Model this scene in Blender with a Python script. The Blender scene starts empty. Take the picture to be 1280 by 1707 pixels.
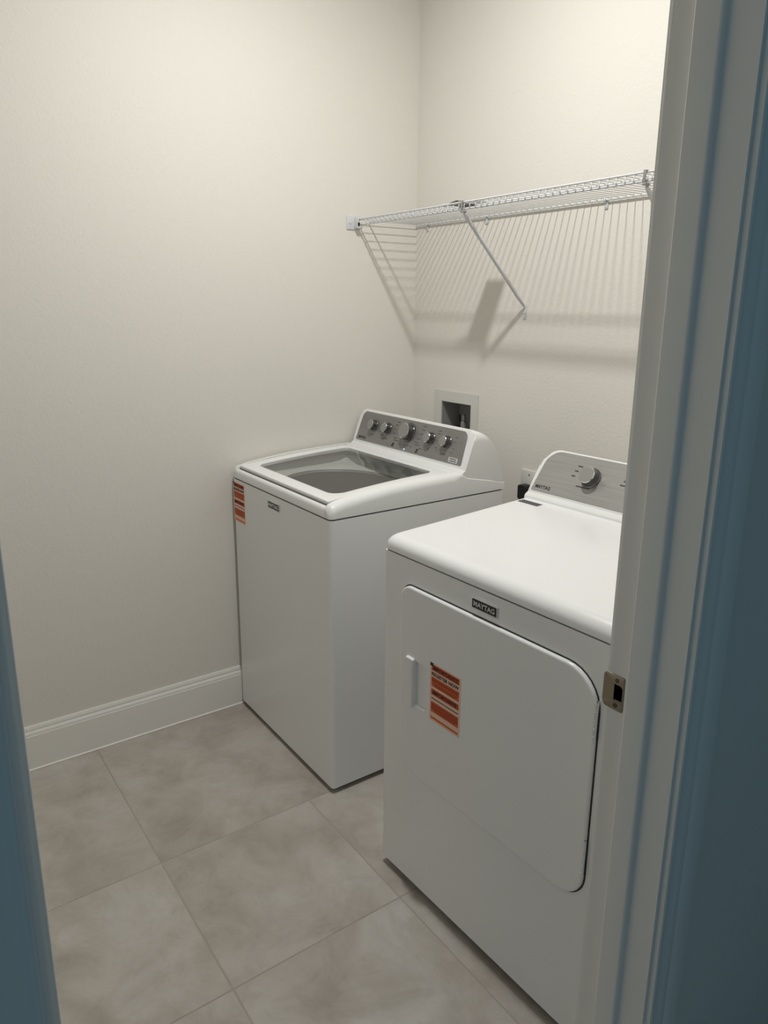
import bpy, bmesh, math, random
from mathutils import Vector, Matrix
random.seed(7)
S = bpy.context.scene
COL = S.collection

# ------------------------------------------------------------------ camera
CAM = dict(px=615.0585, py=823.2867, x=2.4078, y=-1.8979, z=1.4961, yaw=55.2149, pit=-14.3533, rol=0.2284, f=1222.3424)
def make_camera():
    y, p, r = (math.radians(CAM[k]) for k in ('yaw', 'pit', 'rol'))
    F = Vector((-math.sin(y)*math.cos(p), math.cos(y)*math.cos(p), math.sin(p)))
    R = Vector((math.cos(y), math.sin(y), 0)); U = R.cross(F)
    R2 = R*math.cos(r)+U*math.sin(r); U2 = -R*math.sin(r)+U*math.cos(r)
    cd = bpy.data.cameras.new('camera'); co = bpy.data.objects.new('camera', cd); COL.objects.link(co)
    m = Matrix((R2, U2, -F)).transposed().to_4x4(); m.translation = Vector((CAM['x'], CAM['y'], CAM['z']))
    co.matrix_world = m
    cd.sensor_fit = 'VERTICAL'; cd.sensor_height = 24.0
    cd.lens = CAM['f']/1707*24.0
    cd.shift_x = (640-CAM['px'])/1707; cd.shift_y = -(853.5-CAM['py'])/1707
    cd.clip_start = 0.02
    S.camera = co
make_camera()

# ------------------------------------------------------------------ world, lamp, exposure
W = bpy.data.worlds.new('world'); S.world = W; W.use_nodes = True
bg = W.node_tree.nodes['Background']; bg.inputs[0].default_value = (0.31, 0.56, 0.75, 1); bg.inputs[1].default_value = 0.195
LX, LY, LZ = 0.975, -0.89, 2.765
ld = bpy.data.lights.new('downlight_lamp', 'AREA'); ld.shape = 'DISK'; ld.size = 0.085; ld.energy = 20.4; ld.color = (1.0, 0.99, 0.965)
lo = bpy.data.objects.new('downlight_lamp', ld); lo.location = (LX, LY, LZ-0.003); COL.objects.link(lo)
S.view_settings.view_transform = 'Standard'; S.view_settings.look = 'None'
S.view_settings.gamma = 1; S.view_settings.use_curve_mapping = False; S.view_settings.exposure = 0.0

# ------------------------------------------------------------------ materials
def srgb(r, g, b):
    f = lambda c: (c/255/12.92) if c/255 <= 0.04045 else ((c/255+0.055)/1.055)**2.4
    return (f(r), f(g), f(b), 1)
def mat(name, col, rough=0.5, metal=0.0, bump=None, spec=0.5, emit=None, coat=0.0, var=0.0):
    m = bpy.data.materials.new(name); m.use_nodes = True; nt = m.node_tree; b = nt.nodes['Principled BSDF']
    b.inputs['Base Color'].default_value = col; b.inputs['Roughness'].default_value = rough; b.inputs['Metallic'].default_value = metal
    b.inputs['Specular IOR Level'].default_value = spec; b.inputs['Coat Weight'].default_value = coat
    tc = nt.nodes.new('ShaderNodeTexCoord')
    if var:
        n = nt.nodes.new('ShaderNodeTexNoise'); n.inputs['Scale'].default_value = 6; n.inputs['Detail'].default_value = 3
        mr = nt.nodes.new('ShaderNodeMapRange'); mr.inputs['To Min'].default_value = 1-var; mr.inputs['To Max'].default_value = 1+var
        mx = nt.nodes.new('ShaderNodeMix'); mx.data_type = 'RGBA'; mx.blend_type = 'MULTIPLY'; mx.inputs[0].default_value = 1
        nt.links.new(tc.outputs['Object'], n.inputs['Vector']); nt.links.new(n.outputs['Fac'], mr.inputs['Value'])
        mx.inputs[6].default_value = col; nt.links.new(mr.outputs[0], mx.inputs[7]); nt.links.new(mx.outputs[2], b.inputs['Base Color'])
    if bump:
        sc, st, dist = bump
        n = nt.nodes.new('ShaderNodeTexNoise'); n.inputs['Scale'].default_value = sc; n.inputs['Detail'].default_value = 2.5
        bp = nt.nodes.new('ShaderNodeBump'); bp.inputs['Strength'].default_value = st; bp.inputs['Distance'].default_value = dist
        nt.links.new(tc.outputs['Object'], n.inputs['Vector']); nt.links.new(n.outputs['Fac'], bp.inputs['Height']); nt.links.new(bp.outputs['Normal'], b.inputs['Normal'])
    if emit:
        b.inputs['Emission Color'].default_value = emit[0]; b.inputs['Emission Strength'].default_value = emit[1]
    return m
M = {}
M['wall'] = mat('wall_paint', (0.765, 0.74, 0.685, 1), 0.75, bump=(115, 0.36, 0.0022), spec=0.25)
M['ceil'] = mat('ceiling_paint', (0.84, 0.835, 0.81, 1), 0.85, bump=(60, 0.4, 0.003), spec=0.2)
M['trim'] = mat('trim_paint', (0.84, 0.825, 0.78, 1), 0.38, spec=0.4, bump=(30, 0.06, 0.001))
M['enamel'] = mat('white_enamel', (0.85, 0.86, 0.86, 1), 0.22, spec=0.5, coat=0.15, bump=(260, 0.03, 0.0004))
M['plastic'] = mat('white_plastic', (0.82, 0.83, 0.82, 1), 0.34, spec=0.45, bump=(300, 0.04, 0.0003))
M['greyp'] = mat('grey_plastic', (0.20, 0.20, 0.185, 1), 0.45, var=0.05)
M['lidgrey'] = mat('grey_gasket', (0.12, 0.12, 0.12, 1), 0.5)
M['dark'] = mat('dark_steel_and_gap_shade', (0.03, 0.03, 0.028, 1), 0.6, var=0.1)  # steel of the screws; also painted shade in seams and door gap
M['black'] = mat('black_plastic', (0.008, 0.008, 0.009, 1), 0.42, var=0.05)
M['ink'] = mat('grey_print', (0.075, 0.075, 0.075, 1), 0.6, var=0.05)
M['chrome'] = mat('polished_chrome', (0.75, 0.76, 0.77, 1), 0.16, 1.0, bump=(200, 0.03, 0.0003))
M['zinc'] = mat('zinc_hinge', (0.72, 0.78, 0.82, 1), 0.25, 0.9, var=0.1)
M['knobface'] = mat('satin_knob_face', (0.33, 0.33, 0.315, 1), 0.42, 0.45, var=0.05)
M['knobside'] = mat('knob_side', (0.13, 0.13, 0.13, 1), 0.2, 0.8, var=0.05)
M['drum'] = mat('stainless_drum', (0.60, 0.59, 0.55, 1), 0.4, 0.6, bump=(90, 0.4, 0.002))
M['wire'] = mat('white_vinyl_wire', (0.66, 0.67, 0.68, 1), 0.38, bump=(200, 0.05, 0.0003))
M['nickel'] = mat('satin_nickel', (0.31, 0.27, 0.205, 1), 0.42, 0.85, bump=(150, 0.1, 0.0005))
M['hole'] = mat('mortise_shade_black', (0.010, 0.006, 0.005, 1), 0.95, var=0.2, spec=0.0)  # near-black so the mortise depth shade is in the colour
M['orange'] = mat('orange_print', srgb(208, 104, 34), 0.5, var=0.10)
M['red'] = mat('brick_red_print', srgb(188, 74, 24), 0.5, var=0.10)
M['peach'] = mat('pale_label_paper', srgb(235, 200, 180), 0.55, var=0.04)
M['textblk'] = mat('black_lettering', (0.02, 0.015, 0.015, 1), 0.6, var=0.05)
M['textwht'] = mat('white_lettering', (0.7, 0.7, 0.7, 1), 0.5, var=0.05)
M['boxp'] = mat('outlet_box_plastic', (0.60, 0.60, 0.58, 1), 0.45, var=0.03)
M['boxshade'] = mat('shaded_recess_plastic', (0.30, 0.30, 0.295, 1), 0.5, var=0.03)  # darkened box plastic, shade of the recess put into the colour
M['plate'] = mat('wall_plate_plastic', (0.66, 0.66, 0.62, 1), 0.4, var=0.03)
M['caulk'] = mat('white_caulk', (0.86, 0.84, 0.78, 1), 0.5, var=0.03)
M['led'] = mat('blue_indicator', (0.4, 0.5, 0.9, 1), 0.4, emit=((0.45, 0.6, 1, 1), 1.2))
M['diff'] = mat('lamp_diffuser', (0.9, 0.9, 0.88, 1), 0.5, emit=((1, 0.93, 0.82, 1), 2.0))

def brushed(shade=1.0):
    m = bpy.data.materials.new('brushed_silver_panel'); m.use_nodes = True; nt = m.node_tree; b = nt.nodes['Principled BSDF']
    tc = nt.nodes.new('ShaderNodeTexCoord'); mp = nt.nodes.new('ShaderNodeMapping'); mp.inputs['Scale'].default_value = (6, 260, 260)
    n = nt.nodes.new('ShaderNodeTexNoise'); n.inputs['Scale'].default_value = 1.0; n.inputs['Detail'].default_value = 4
    cr = nt.nodes.new('ShaderNodeValToRGB'); cr.color_ramp.elements[0].position = 0.3; cr.color_ramp.elements[1].position = 0.7
    cr.color_ramp.elements[0].color = tuple(c*shade for c in (0.40, 0.395, 0.375))+(1,); cr.color_ramp.elements[1].color = tuple(c*shade for c in (0.47, 0.465, 0.445))+(1,)
    nt.links.new(tc.outputs['Object'], mp.inputs[0]); nt.links.new(mp.outputs[0], n.inputs['Vector']); nt.links.new(n.outputs['Fac'], cr.inputs[0])
    nt.links.new(cr.outputs[0], b.inputs['Base Color']); b.inputs['Metallic'].default_value = 0.35; b.inputs['Roughness'].default_value = 0.42
    return m
M['brushed'] = brushed(0.60); M['brushed_light'] = brushed(0.84)

def glass():
    m = bpy.data.materials.new('lid_glass'); m.use_nodes = True; nt = m.node_tree; nt.nodes.clear()
    o = nt.nodes.new('ShaderNodeOutputMaterial'); t = nt.nodes.new('ShaderNodeBsdfTransparent'); g = nt.nodes.new('ShaderNodeBsdfGlossy'); mx = nt.nodes.new('ShaderNodeMixShader'); fr = nt.nodes.new('ShaderNodeFresnel')
    fr.inputs['IOR'].default_value = 1.7; t.inputs[0].default_value = (0.93, 0.94, 0.935, 1); g.inputs['Roughness'].default_value = 0.03
    ge = nt.nodes.new('ShaderNodeNewGeometry'); inv = nt.nodes.new('ShaderNodeMath'); inv.operation = 'SUBTRACT'; inv.inputs[0].default_value = 1.0; mu = nt.nodes.new('ShaderNodeMath'); mu.operation = 'MULTIPLY'
    nt.links.new(ge.outputs['Backfacing'], inv.inputs[1]); nt.links.new(inv.outputs[0], mu.inputs[0]); nt.links.new(fr.outputs[0], mu.inputs[1]); nt.links.new(mu.outputs[0], mx.inputs[0]); nt.links.new(t.outputs[0], mx.inputs[1]); nt.links.new(g.outputs[0], mx.inputs[2]); nt.links.new(mx.outputs[0], o.inputs[0])
    return m
M['glass'] = glass()

def tile_mat():
    m = bpy.data.materials.new('porcelain_tile'); m.use_nodes = True; nt = m.node_tree; b = nt.nodes['Principled BSDF']; L = nt.links.new
    tc = nt.nodes.new('ShaderNodeTexCoord'); oi = nt.nodes.new('ShaderNodeObjectInfo')
    ml = nt.nodes.new('ShaderNodeVectorMath'); ml.operation = 'SCALE'; ml.inputs['Scale'].default_value = 37.0
    cx = nt.nodes.new('ShaderNodeCombineXYZ'); L(oi.outputs['Random'], cx.inputs[0]); L(oi.outputs['Random'], cx.inputs[1]); L(cx.outputs[0], ml.inputs[0])
    ad = nt.nodes.new('ShaderNodeVectorMath'); ad.operation = 'ADD'; L(tc.outputs['Object'], ad.inputs[0]); L(ml.outputs[0], ad.inputs[1])
    def noise(sc, det, dist, rough=0.55):
        n = nt.nodes.new('ShaderNodeTexNoise'); n.inputs['Scale'].default_value = sc; n.inputs['Detail'].default_value = det; n.inputs['Distortion'].default_value = dist; n.inputs['Roughness'].default_value = rough
        L(ad.outputs[0], n.inputs['Vector']); return n
    n1 = noise(3.6, 8, 0.5, 0.6); n2 = noise(7, 9, 0.8, 0.68); n3 = noise(70, 3, 0)
    r1 = nt.nodes.new('ShaderNodeValToRGB'); e = r1.color_ramp.elements
    e[0].position = 0.33; e[0].color = (0.39, 0.35, 0.308, 1); e[1].position = 0.66; e[1].color = (0.525, 0.505, 0.465, 1)
    k = e.new(0.5); k.color = (0.46, 0.425, 0.382, 1)
    r2 = nt.nodes.new('ShaderNodeValToRGB'); e = r2.color_ramp.elements
    e[0].position = 0.36; e[0].color = (0.87, 0.85, 0.835, 1); e[1].position = 0.58; e[1].color = (1.03, 1.03, 1.03, 1)
    L(n1.outputs['Fac'], r1.inputs[0]); L(n2.outputs['Fac'], r2.inputs[0])
    mx = nt.nodes.new('ShaderNodeMix'); mx.data_type = 'RGBA'; mx.blend_type = 'MULTIPLY'; mx.inputs[0].default_value = 1
    L(r1.outputs[0], mx.inputs[6]); L(r2.outputs[0], mx.inputs[7])
    L(mx.outputs[2], b.inputs['Base Color'])
    b.inputs['Roughness'].default_value = 0.48; b.inputs['Specular IOR Level'].default_value = 0.4
    bp = nt.nodes.new('ShaderNodeBump'); bp.inputs['Strength'].default_value = 0.15; bp.inputs['Distance'].default_value = 0.001
    L(n3.outputs['Fac'], bp.inputs['Height']); L(bp.outputs['Normal'], b.inputs['Normal'])
    return m
M['tile'] = tile_mat()
M['grout'] = mat('grey_grout', (0.385, 0.35, 0.31, 1), 0.9, var=0.12, bump=(200, 0.3, 0.001))

# ------------------------------------------------------------------ mesh helpers
def link(name, me, parent=None, kind=None):
    o = bpy.data.objects.new(name, me); COL.objects.link(o)
    if parent: o.parent = parent
    if kind: o['kind'] = kind
    return o
def obj(name, bm, mats, parent=None, kind=None, smooth=None, loc=None):
    bmesh.ops.recalc_face_normals(bm, faces=bm.faces)
    if smooth:
        for f in bm.faces: f.smooth = True
        a = math.radians(smooth)
        for e in bm.edges:
            if len(e.link_faces) == 2 and e.calc_face_angle(0) > a: e.smooth = False
    me = bpy.data.meshes.new(name); bm.to_mesh(me); bm.free()
    for m in (mats if isinstance(mats, (list, tuple)) else [mats]): me.materials.append(m)
    o = link(name, me, parent, kind)
    if loc: o.location = loc
    return o
def empty(name, loc, rz=0):
    o = bpy.data.objects.new(name, None); COL.objects.link(o); o.location = loc; o.rotation_euler = (0, 0, rz); o.empty_display_size = 0.05
    return o
def tag(o, label=None, cat=None, group=None, kind=None):
    if label: o['label'] = label
    if cat: o['category'] = cat
    if group: o['group'] = group
    if kind: o['kind'] = kind
    return o
def box(bm, x0, x1, y0, y1, z0, z1, bev=0, seg=2, mi=0):
    r = bmesh.ops.create_cube(bm, size=1)
    vs = r['verts']
    for v in vs:
        v.co = Vector((x0 if v.co.x < 0 else x1, y0 if v.co.y < 0 else y1, z0 if v.co.z < 0 else z1))
    fs = set(f for v in vs for f in v.link_faces)
    for f in fs: f.material_index = mi
    if bev:
        es = list({e for v in vs for e in v.link_edges})
        r = bmesh.ops.bevel(bm, geom=es, offset=bev, segments=seg, affect='EDGES', profile=0.5)
        for f in r['faces']: f.material_index = mi
def loop_prism(bm, pts, d, mi=0):
    """pts: closed list of Vectors (planar polygon); d: extrusion vector"""
    a = [bm.verts.new(p) for p in pts]; b = [bm.verts.new(p+d) for p in pts]; n = len(pts); fs = []
    fs.append(bm.faces.new(a)); fs.append(bm.faces.new(list(reversed(b))))
    for i in range(n): fs.append(bm.faces.new((a[i], a[(i+1) % n], b[(i+1) % n], b[i])))
    for f in fs: f.material_index = mi
    return fs
def rrect(u0, u1, v0, v1, r, seg=6, mid=0):
    """rounded rect outline in 2D; r = single or 4 radii (bl, br, tr, tl)"""
    if not isinstance(r, (list, tuple)): r = [r]*4
    out = []
    for (cu, cv, a0, rr) in ((u0+r[0], v0+r[0], 180, r[0]), (u1-r[1], v0+r[1], 270, r[1]), (u1-r[2], v1-r[2], 0, r[2]), (u0+r[3], v1-r[3], 90, r[3])):
        for i in range(seg+1):
            a = math.radians(a0+90*i/seg); out.append((cu+rr*math.cos(a), cv+rr*math.sin(a)))
    if mid:
        o2 = []; m = seg+1
        for c in range(4):
            blk = out[c*m:(c+1)*m]; nx = out[((c+1) % 4)*m]; o2 += blk
            for k in range(1, mid+1):
                t = k/(mid+1); o2.append((blk[-1][0]+(nx[0]-blk[-1][0])*t, blk[-1][1]+(nx[1]-blk[-1][1])*t))
        out = o2
    return out
def ring_sheet(bm, loops, close_first=False, close_last=False, mi=0):
    """bridge successive closed loops of equal vertex count"""
    V = [[bm.verts.new(p) for p in L] for L in loops]; n = len(V[0])
    for a, b in zip(V, V[1:]):
        for i in range(n):
            f = bm.faces.new((a[i], a[(i+1) % n], b[(i+1) % n], b[i])); f.material_index = mi
    if close_first: f = bm.faces.new(V[0]); f.material_index = mi
    if close_last: f = bm.faces.new(list(reversed(V[-1]))); f.material_index = mi
    return V
def tube(bm, a, b, r, n=8, mi=0, r2=None):
    a = Vector(a); b = Vector(b); d = (b-a).normalized(); t = Vector((0, 0, 1)) if abs(d.z) < 0.9 else Vector((1, 0, 0))
    u = d.cross(t).normalized(); v = d.cross(u); r2 = r if r2 is None else r2
    L = [[p+(u*math.cos(k*2*math.pi/n)+v*math.sin(k*2*math.pi/n))*rr for k in range(n)] for p, rr in ((a, r), (b, r2))]
    ring_sheet(bm, L, True, True, mi)
def path_tube(bm, pts, r, n=8, mi=0):
    pts = [Vector(p) for p in pts]; L = []; up = None
    for i, p in enumerate(pts):
        d = ((pts[min(i+1, len(pts)-1)]-p).normalized()+(p-pts[max(i-1, 0)]).normalized()).normalized()
        if up is None:
            t = Vector((1, 0, 0)) if abs(d.x) < 0.9 else Vector((0, 0, 1)); up = d.cross(t).normalized()
        up = (up-d*up.dot(d)).normalized(); v = d.cross(up)
        L.append([p+(up*math.cos(k*2*math.pi/n)+v*math.sin(k*2*math.pi/n))*r for k in range(n)])
    ring_sheet(bm, L, True, True, mi)
def lathe(bm, prof, c, axis, n=24, mis=None):
    """prof: list of (radius, height along axis)"""
    axis = Vector(axis).normalized(); t = Vector((1, 0, 0)) if abs(axis.x) < 0.9 else Vector((0, 0, 1))
    u = axis.cross(t).normalized(); v = axis.cross(u); c = Vector(c)
    V = [[bm.verts.new(c+axis*h+(u*math.cos(k*2*math.pi/n)+v*math.sin(k*2*math.pi/n))*r) for k in range(n)] for r, h in prof]
    for j, (a, b) in enumerate(zip(V, V[1:])):
        for i in range(n):
            f = bm.faces.new((a[i], a[(i+1) % n], b[(i+1) % n], b[i])); f.material_index = mis[j] if mis else 0
    f = bm.faces.new(V[0]); f.material_index = mis[0] if mis else 0
    f = bm.faces.new(list(reversed(V[-1]))); f.material_index = mis[-1] if mis else 0
def holed_slab(bm, fn, U, V, hu, hv, d0, d1):
    """slab spanning U x V with rectangular hole hu x hv; fn(u,v,d) -> Vector; d0..d1 thickness"""
    us = [U[0], hu[0], hu[1], U[1]]; vs = [V[0], hv[0], hv[1], V[1]]
    g = [[[bm.verts.new(fn(u, v, d)) for v in vs] for u in us] for d in (d0, d1)]
    for i in range(3):
        for j in range(3):
            if i == 1 and j == 1: continue
            for k in (0, 1): bm.faces.new((g[k][i][j], g[k][i+1][j], g[k][i+1][j+1], g[k][i][j+1]))
    def side(a, b): bm.faces.new((g[0][a[0]][a[1]], g[0][b[0]][b[1]], g[1][b[0]][b[1]], g[1][a[0]][a[1]]))
    for i in range(3): side((i, 0), (i+1, 0)); side((i, 3), (i+1, 3)); side((0, i), (0, i+1)); side((3, i), (3, i+1))
    side((1, 1), (2, 1)); side((1, 2), (2, 2)); side((1, 1), (1, 2)); side((2, 1), (2, 2))
def text_mesh(txt, size, ext=0.0, bold=0.0, space=1.0):
    c = bpy.data.curves.new('lettering', 'FONT'); c.body = txt; c.size = size; c.extrude = ext; c.offset = bold; c.space_character = space
    c.align_x = 'CENTER'; c.align_y = 'CENTER'; c.resolution_u = 2
    o = bpy.data.objects.new('lettering', c); COL.objects.link(o)
    me = bpy.data.meshes.new_from_object(o.evaluated_get(bpy.context.evaluated_depsgraph_get()))
    bpy.data.objects.remove(o); bpy.data.curves.remove(c)
    return me
def put_text(bm, txt, size, origin, ux, uy, width=None, ext=0.0002, bold=0.0, mi=0):
    """append lettering to bm, centred at origin, in the plane ux, uy"""
    me = text_mesh(txt, size, ext, bold)
    ux = Vector(ux).normalized(); uy = Vector(uy).normalized(); un = ux.cross(uy)
    xs = [v.co.x for v in me.vertices]; w = max(xs)-min(xs); cxm = (max(xs)+min(xs))/2; k = (width/w) if width else 1
    ys = [v.co.y for v in me.vertices]; cym = (max(ys)+min(ys))/2
    vs = [bm.verts.new(Vector(origin)+ux*(v.co.x-cxm)*k+uy*(v.co.y-cym)+un*v.co.z) for v in me.vertices]
    for p in me.polygons:
        try:
            f = bm.faces.new([vs[i] for i in p.vertices]); f.material_index = mi
        except ValueError: pass
    bpy.data.meshes.remove(me)
def quad_bar(bm, o, ux, uy, u0, u1, v0, v1, t0, t1, mi=0):
    o = Vector(o); ux = Vector(ux).normalized(); uy = Vector(uy).normalized(); un = ux.cross(uy)
    loop_prism(bm, [o+ux*a+uy*b+un*t0 for a, b in ((u0, v0), (u1, v0), (u1, v1), (u0, v1))], un*(t1-t0), mi)

# ------------------------------------------------------------------ room shell
ZF = -0.010                              # finished floor level
XL, XR, XH = -0.004, 1.787, 1.905        # left wall, right wall room side, hall side
YB, YF, ZC = 0.0, -2.60, 2.80            # back wall, front wall, ceiling
YJ, YJ2, ZD = -1.02, -1.842, 2.045       # door opening between the jambs, head height
bm = bmesh.new(); box(bm, XL-0.12, XL, YF-0.12, YB+0.14, -0.03, ZC+0.02)
tag(obj('wall_left', bm, M['wall']), kind='structure')
BX = (0.182, 0.353); BZ = (0.955, 1.135)
bm = bmesh.new(); holed_slab(bm, lambda u, v, d: Vector((u, d, v)), (XL, 3.6), (-0.03, ZC+0.02), BX, BZ, 0.0, 0.14)
wb = tag(obj('wall_back', bm, M['wall']), kind='structure')
bm = bmesh.new(); box(bm, XL, XH, YF-0.12, YF, -0.03, ZC+0.02)
tag(obj('wall_front', bm, M['wall']), kind='structure')
bm = bmesh.new()
box(bm, XR, XH, YJ+0.019, YB, -0.03, ZC+0.02)
box(bm, XR, XH, YF, YJ2-0.019, -0.03, ZC+0.02)
box(bm, XR, XH, YJ2-0.019, YJ+0.019, ZD+0.019, ZC+0.02)
tag(obj('wall_right', bm, M['wall']), kind='structure')
bm = bmesh.new(); box(bm, XL, XH, YF, YB, ZC, ZC+0.02)
ceiling = tag(obj('ceiling', bm, M['ceil']), kind='structure')
# floor: grout bed, every tile a piece
bm = bmesh.new(); box(bm, XL, 3.6, -4.2, YB, -0.05, -0.0011)
floor = tag(obj('floor', bm, M['grout']), kind='structure')
floor.location.z = ZF
tx0, ty0, ta, tb = 0.6635, -1.3860, 0.4740, 0.4745; G = 0.0016
cache = {}
for i in range(-2, 7):
    for j in range(-6, 3):
        if i == -2 or (i == -1 and j == 1): continue
        x0 = max(tx0+i*ta+G, XL+0.001) if i > -1 else XL+0.001; x1 = min(tx0+(i+1)*ta-G, 3.6); y0 = max(ty0+j*tb+G, -4.2); y1 = min(ty0+(j+1)*tb-G, YB-0.001)
        if i == -1 and j == 0: y1 = ty0+2*tb-G
        if x1-x0 < 0.02 or y1-y0 < 0.02: continue
        key = (round(x1-x0, 4), round(y1-y0, 4))
        if key not in cache:
            w, h = (x1-x0)/2, (y1-y0)/2; bm = bmesh.new()
            lo_ = [(-w, -h), (w, -h), (w, h), (-w, h)]; e = 0.0011
            ring_sheet(bm, [[Vector((a, b, -0.012)) for a, b in lo_], [Vector((a, b, -e)) for a, b in lo_], [Vector((a-math.copysign(e, a), b-math.copysign(e, b), 0)) for a, b in lo_]], False, True)
            bmesh.ops.recalc_face_normals(bm, faces=bm.faces)
            me = bpy.data.meshes.new('tile'); bm.to_mesh(me); bm.free(); me.materials.append(M['tile']); cache[key] = me
        o = link('tile', cache[key], floor); o.location = ((x0+x1)/2, (y0+y1)/2, random.uniform(-0.0003, 0.0))
# baseboards
def baseboard(name, p0, p1, nrm, h=0.1555, t=0.0125):
    """runs from p0 to p1 (xy) along a wall; nrm points into the room"""
    prof = [(0, 0), (t, 0), (t, h-0.034), (t-0.0015, h-0.031), (t-0.0015, h-0.026), (t-0.0035, h-0.021), (t-0.006, h-0.017), (t-0.0055, h-0.012), (t-0.007, h-0.005), (t-0.009, h), (0, h)]
    n = Vector((nrm[0], nrm[1], 0)); a = Vector((p0[0], p0[1], ZF+0.0008)); d = Vector((p1[0]-p0[0], p1[1]-p0[1], 0))
    bm = bmesh.new(); loop_prism(bm, [a+n*u+Vector((0, 0, v)) for u, v in prof], d)
    o = tag(obj(name, bm, M['trim']), kind='structure')
    bm = bmesh.new(); c = [(t-0.0005, 0.0), (t+0.0035, 0.0), (t+0.0025, 0.0022), (t-0.0005, 0.0045)]
    loop_prism(bm, [a+n*u+Vector((0, 0, v)) for u, v in c], d)
    obj('caulk_line', bm, M['caulk'], o)
baseboard('baseboard_left', (XL, YB), (XL, YF), (1, 0))
baseboard('baseboard_back', (XL+0.0135, YB), (XR, YB), (0, -1))
baseboard('baseboard_right', (XR, YB-0.0135), (XR, -0.94), (-1, 0))
baseboard('baseboard_front', (XL+0.0135, YF), (XR, YF), (0, 1))

# door frame: jambs, stops, casings
door = empty('door_1', (0, 0, 0)); tag(door, kind='structure')
HX = (1.7975, 1.8125); HZ = (0.9195, 0.9455)
bm = bmesh.new(); holed_slab(bm, lambda u, v, d: Vector((u, d, v)), (XR, XH), (ZF, ZD), HX, HZ, YJ, YJ+0.0185)
obj('strike_jamb', bm, M['trim'], door)
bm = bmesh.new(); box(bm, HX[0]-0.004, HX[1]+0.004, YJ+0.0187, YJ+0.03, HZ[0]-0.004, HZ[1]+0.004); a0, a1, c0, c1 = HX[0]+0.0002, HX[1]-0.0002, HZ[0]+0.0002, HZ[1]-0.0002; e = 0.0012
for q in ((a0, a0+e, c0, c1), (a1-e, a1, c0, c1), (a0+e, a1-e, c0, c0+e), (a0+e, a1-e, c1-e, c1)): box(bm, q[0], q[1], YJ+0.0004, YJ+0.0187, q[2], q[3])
obj('mortise', bm, M['hole'], door)  # black liner stands in for the shade inside the latch hole
bm = bmesh.new(); box(bm, XR, XH, YJ2-0.0185, YJ2, ZF, ZD); obj('hinge_jamb', bm, M['trim'], door)
bm = bmesh.new(); box(bm, XR, XH, YJ2-0.0185, YJ+0.0185, ZD+0.0002, ZD+0.0185); obj('head_jamb', bm, M['trim'], door)
def stop(name, y, s):
    prof = [(1.8245, 0), (1.8245, 0.0105), (1.8250, 0.0112), (1.8260, 0.0115), (1.8280, 0.0115), (1.857, 0.0115), (1.8595, 0.0110), (1.8612, 0.0095), (1.8620, 0.007), (1.8620, 0.002), (1.8640, 0)]
    bm = bmesh.new(); loop_prism(bm, [Vector((x, y+s*d, ZF)) for x, d in prof], Vector((0, 0, ZD-0.012-ZF))); obj(name, bm, M['trim'], door, smooth=50)
stop('door_stop', YJ, -1); stop('door_stop', YJ2, 1)
bm = bmesh.new(); box(bm, 1.8245, 1.8615, YJ2, YJ, ZD-0.0115, ZD, 0.001); obj('door_stop', bm, M['trim'], door)
# colonial casing profile: (distance from opening, thickness)
CP = [(0, 0), (0, 0.0085), (0.002, 0.0100), (0.006, 0.0100), (0.008, 0.0085), (0.012, 0.0082), (0.020, 0.0105), (0.029, 0.0128), (0.032, 0.0116), (0.035, 0.0145), (0.046, 0.0158), (0.062, 0.0165), (0.068, 0.0150), (0.070, 0.0115), (0.070, 0)]
def casing(xw, s, y, dirn):
    bm = bmesh.new(); loop_prism(bm, [Vector((xw+s*t, y+dirn*d, ZF)) for d, t in CP], Vector((0, 0, ZD+0.006-ZF))); obj('casing', bm, M['trim'], door, smooth=40)
R_ = 0.006
for xw, s in ((XR, -1), (XH, 1)):
    casing(xw, s, YJ+R_, 1); casing(xw, s, YJ2-R_, -1)
    bm = bmesh.new(); loop_prism(bm, [Vector((xw+s*t, YJ2-R_-0.07, ZD+R_+d)) for d, t in CP], Vector((0, YJ-YJ2+2*R_+0.14, 0))); obj('casing', bm, M['trim'], door, smooth=40)
# strike plate
def strike():
    t = empty('strike_plate', (1.796, YJ-0.0001, 0.932))
    tag(t, 'satin nickel strike plate with curved lip screwed to the white door jamb', 'strike plate')
    # hole in the plate: two closed outlines bridged
    x0, x1, z0, z1 = 1.7765-1.796, 1.8145-1.796, -0.0285, 0.0285
    outer = rrect(x0, x1, z0, z1, (0.009, 0.002, 0.002, 0.009), 6)
    inner = rrect(HX[0]-1.796, HX[1]-1.796, HZ[0]-0.932-0.0005, HZ[1]-0.932+0.0005, (0.0008, 0.0045, 0.006, 0.0008), 6)
    def P(L, d, bend=True): return [Vector((a, d+(max(0, -0.010-a)**2*22 if bend else 0), b)) for a, b in L]
    bm = bmesh.new(); ring_sheet(bm, [P(inner, 0), P(outer, 0), P(outer, -0.0012), P([(a*0.97+(-0.0005), b*0.975) for a, b in outer], -0.0018), P(inner, -0.0018), P(inner, 0.003, False)])
    obj('plate', bm, M['nickel'], t, smooth=50)
    for z in (-0.0205, 0.0205):
        bm = bmesh.new(); lathe(bm, [(0.0034, -0.0016), (0.0034, -0.0022), (0.0026, -0.0026), (0.0008, -0.0014)], (0.006, 0, z), (0, 1, 0), 14)
        for v in bm.verts: pass
        o = obj('screw', bm, M['dark'], t, smooth=40)
strike()

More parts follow.
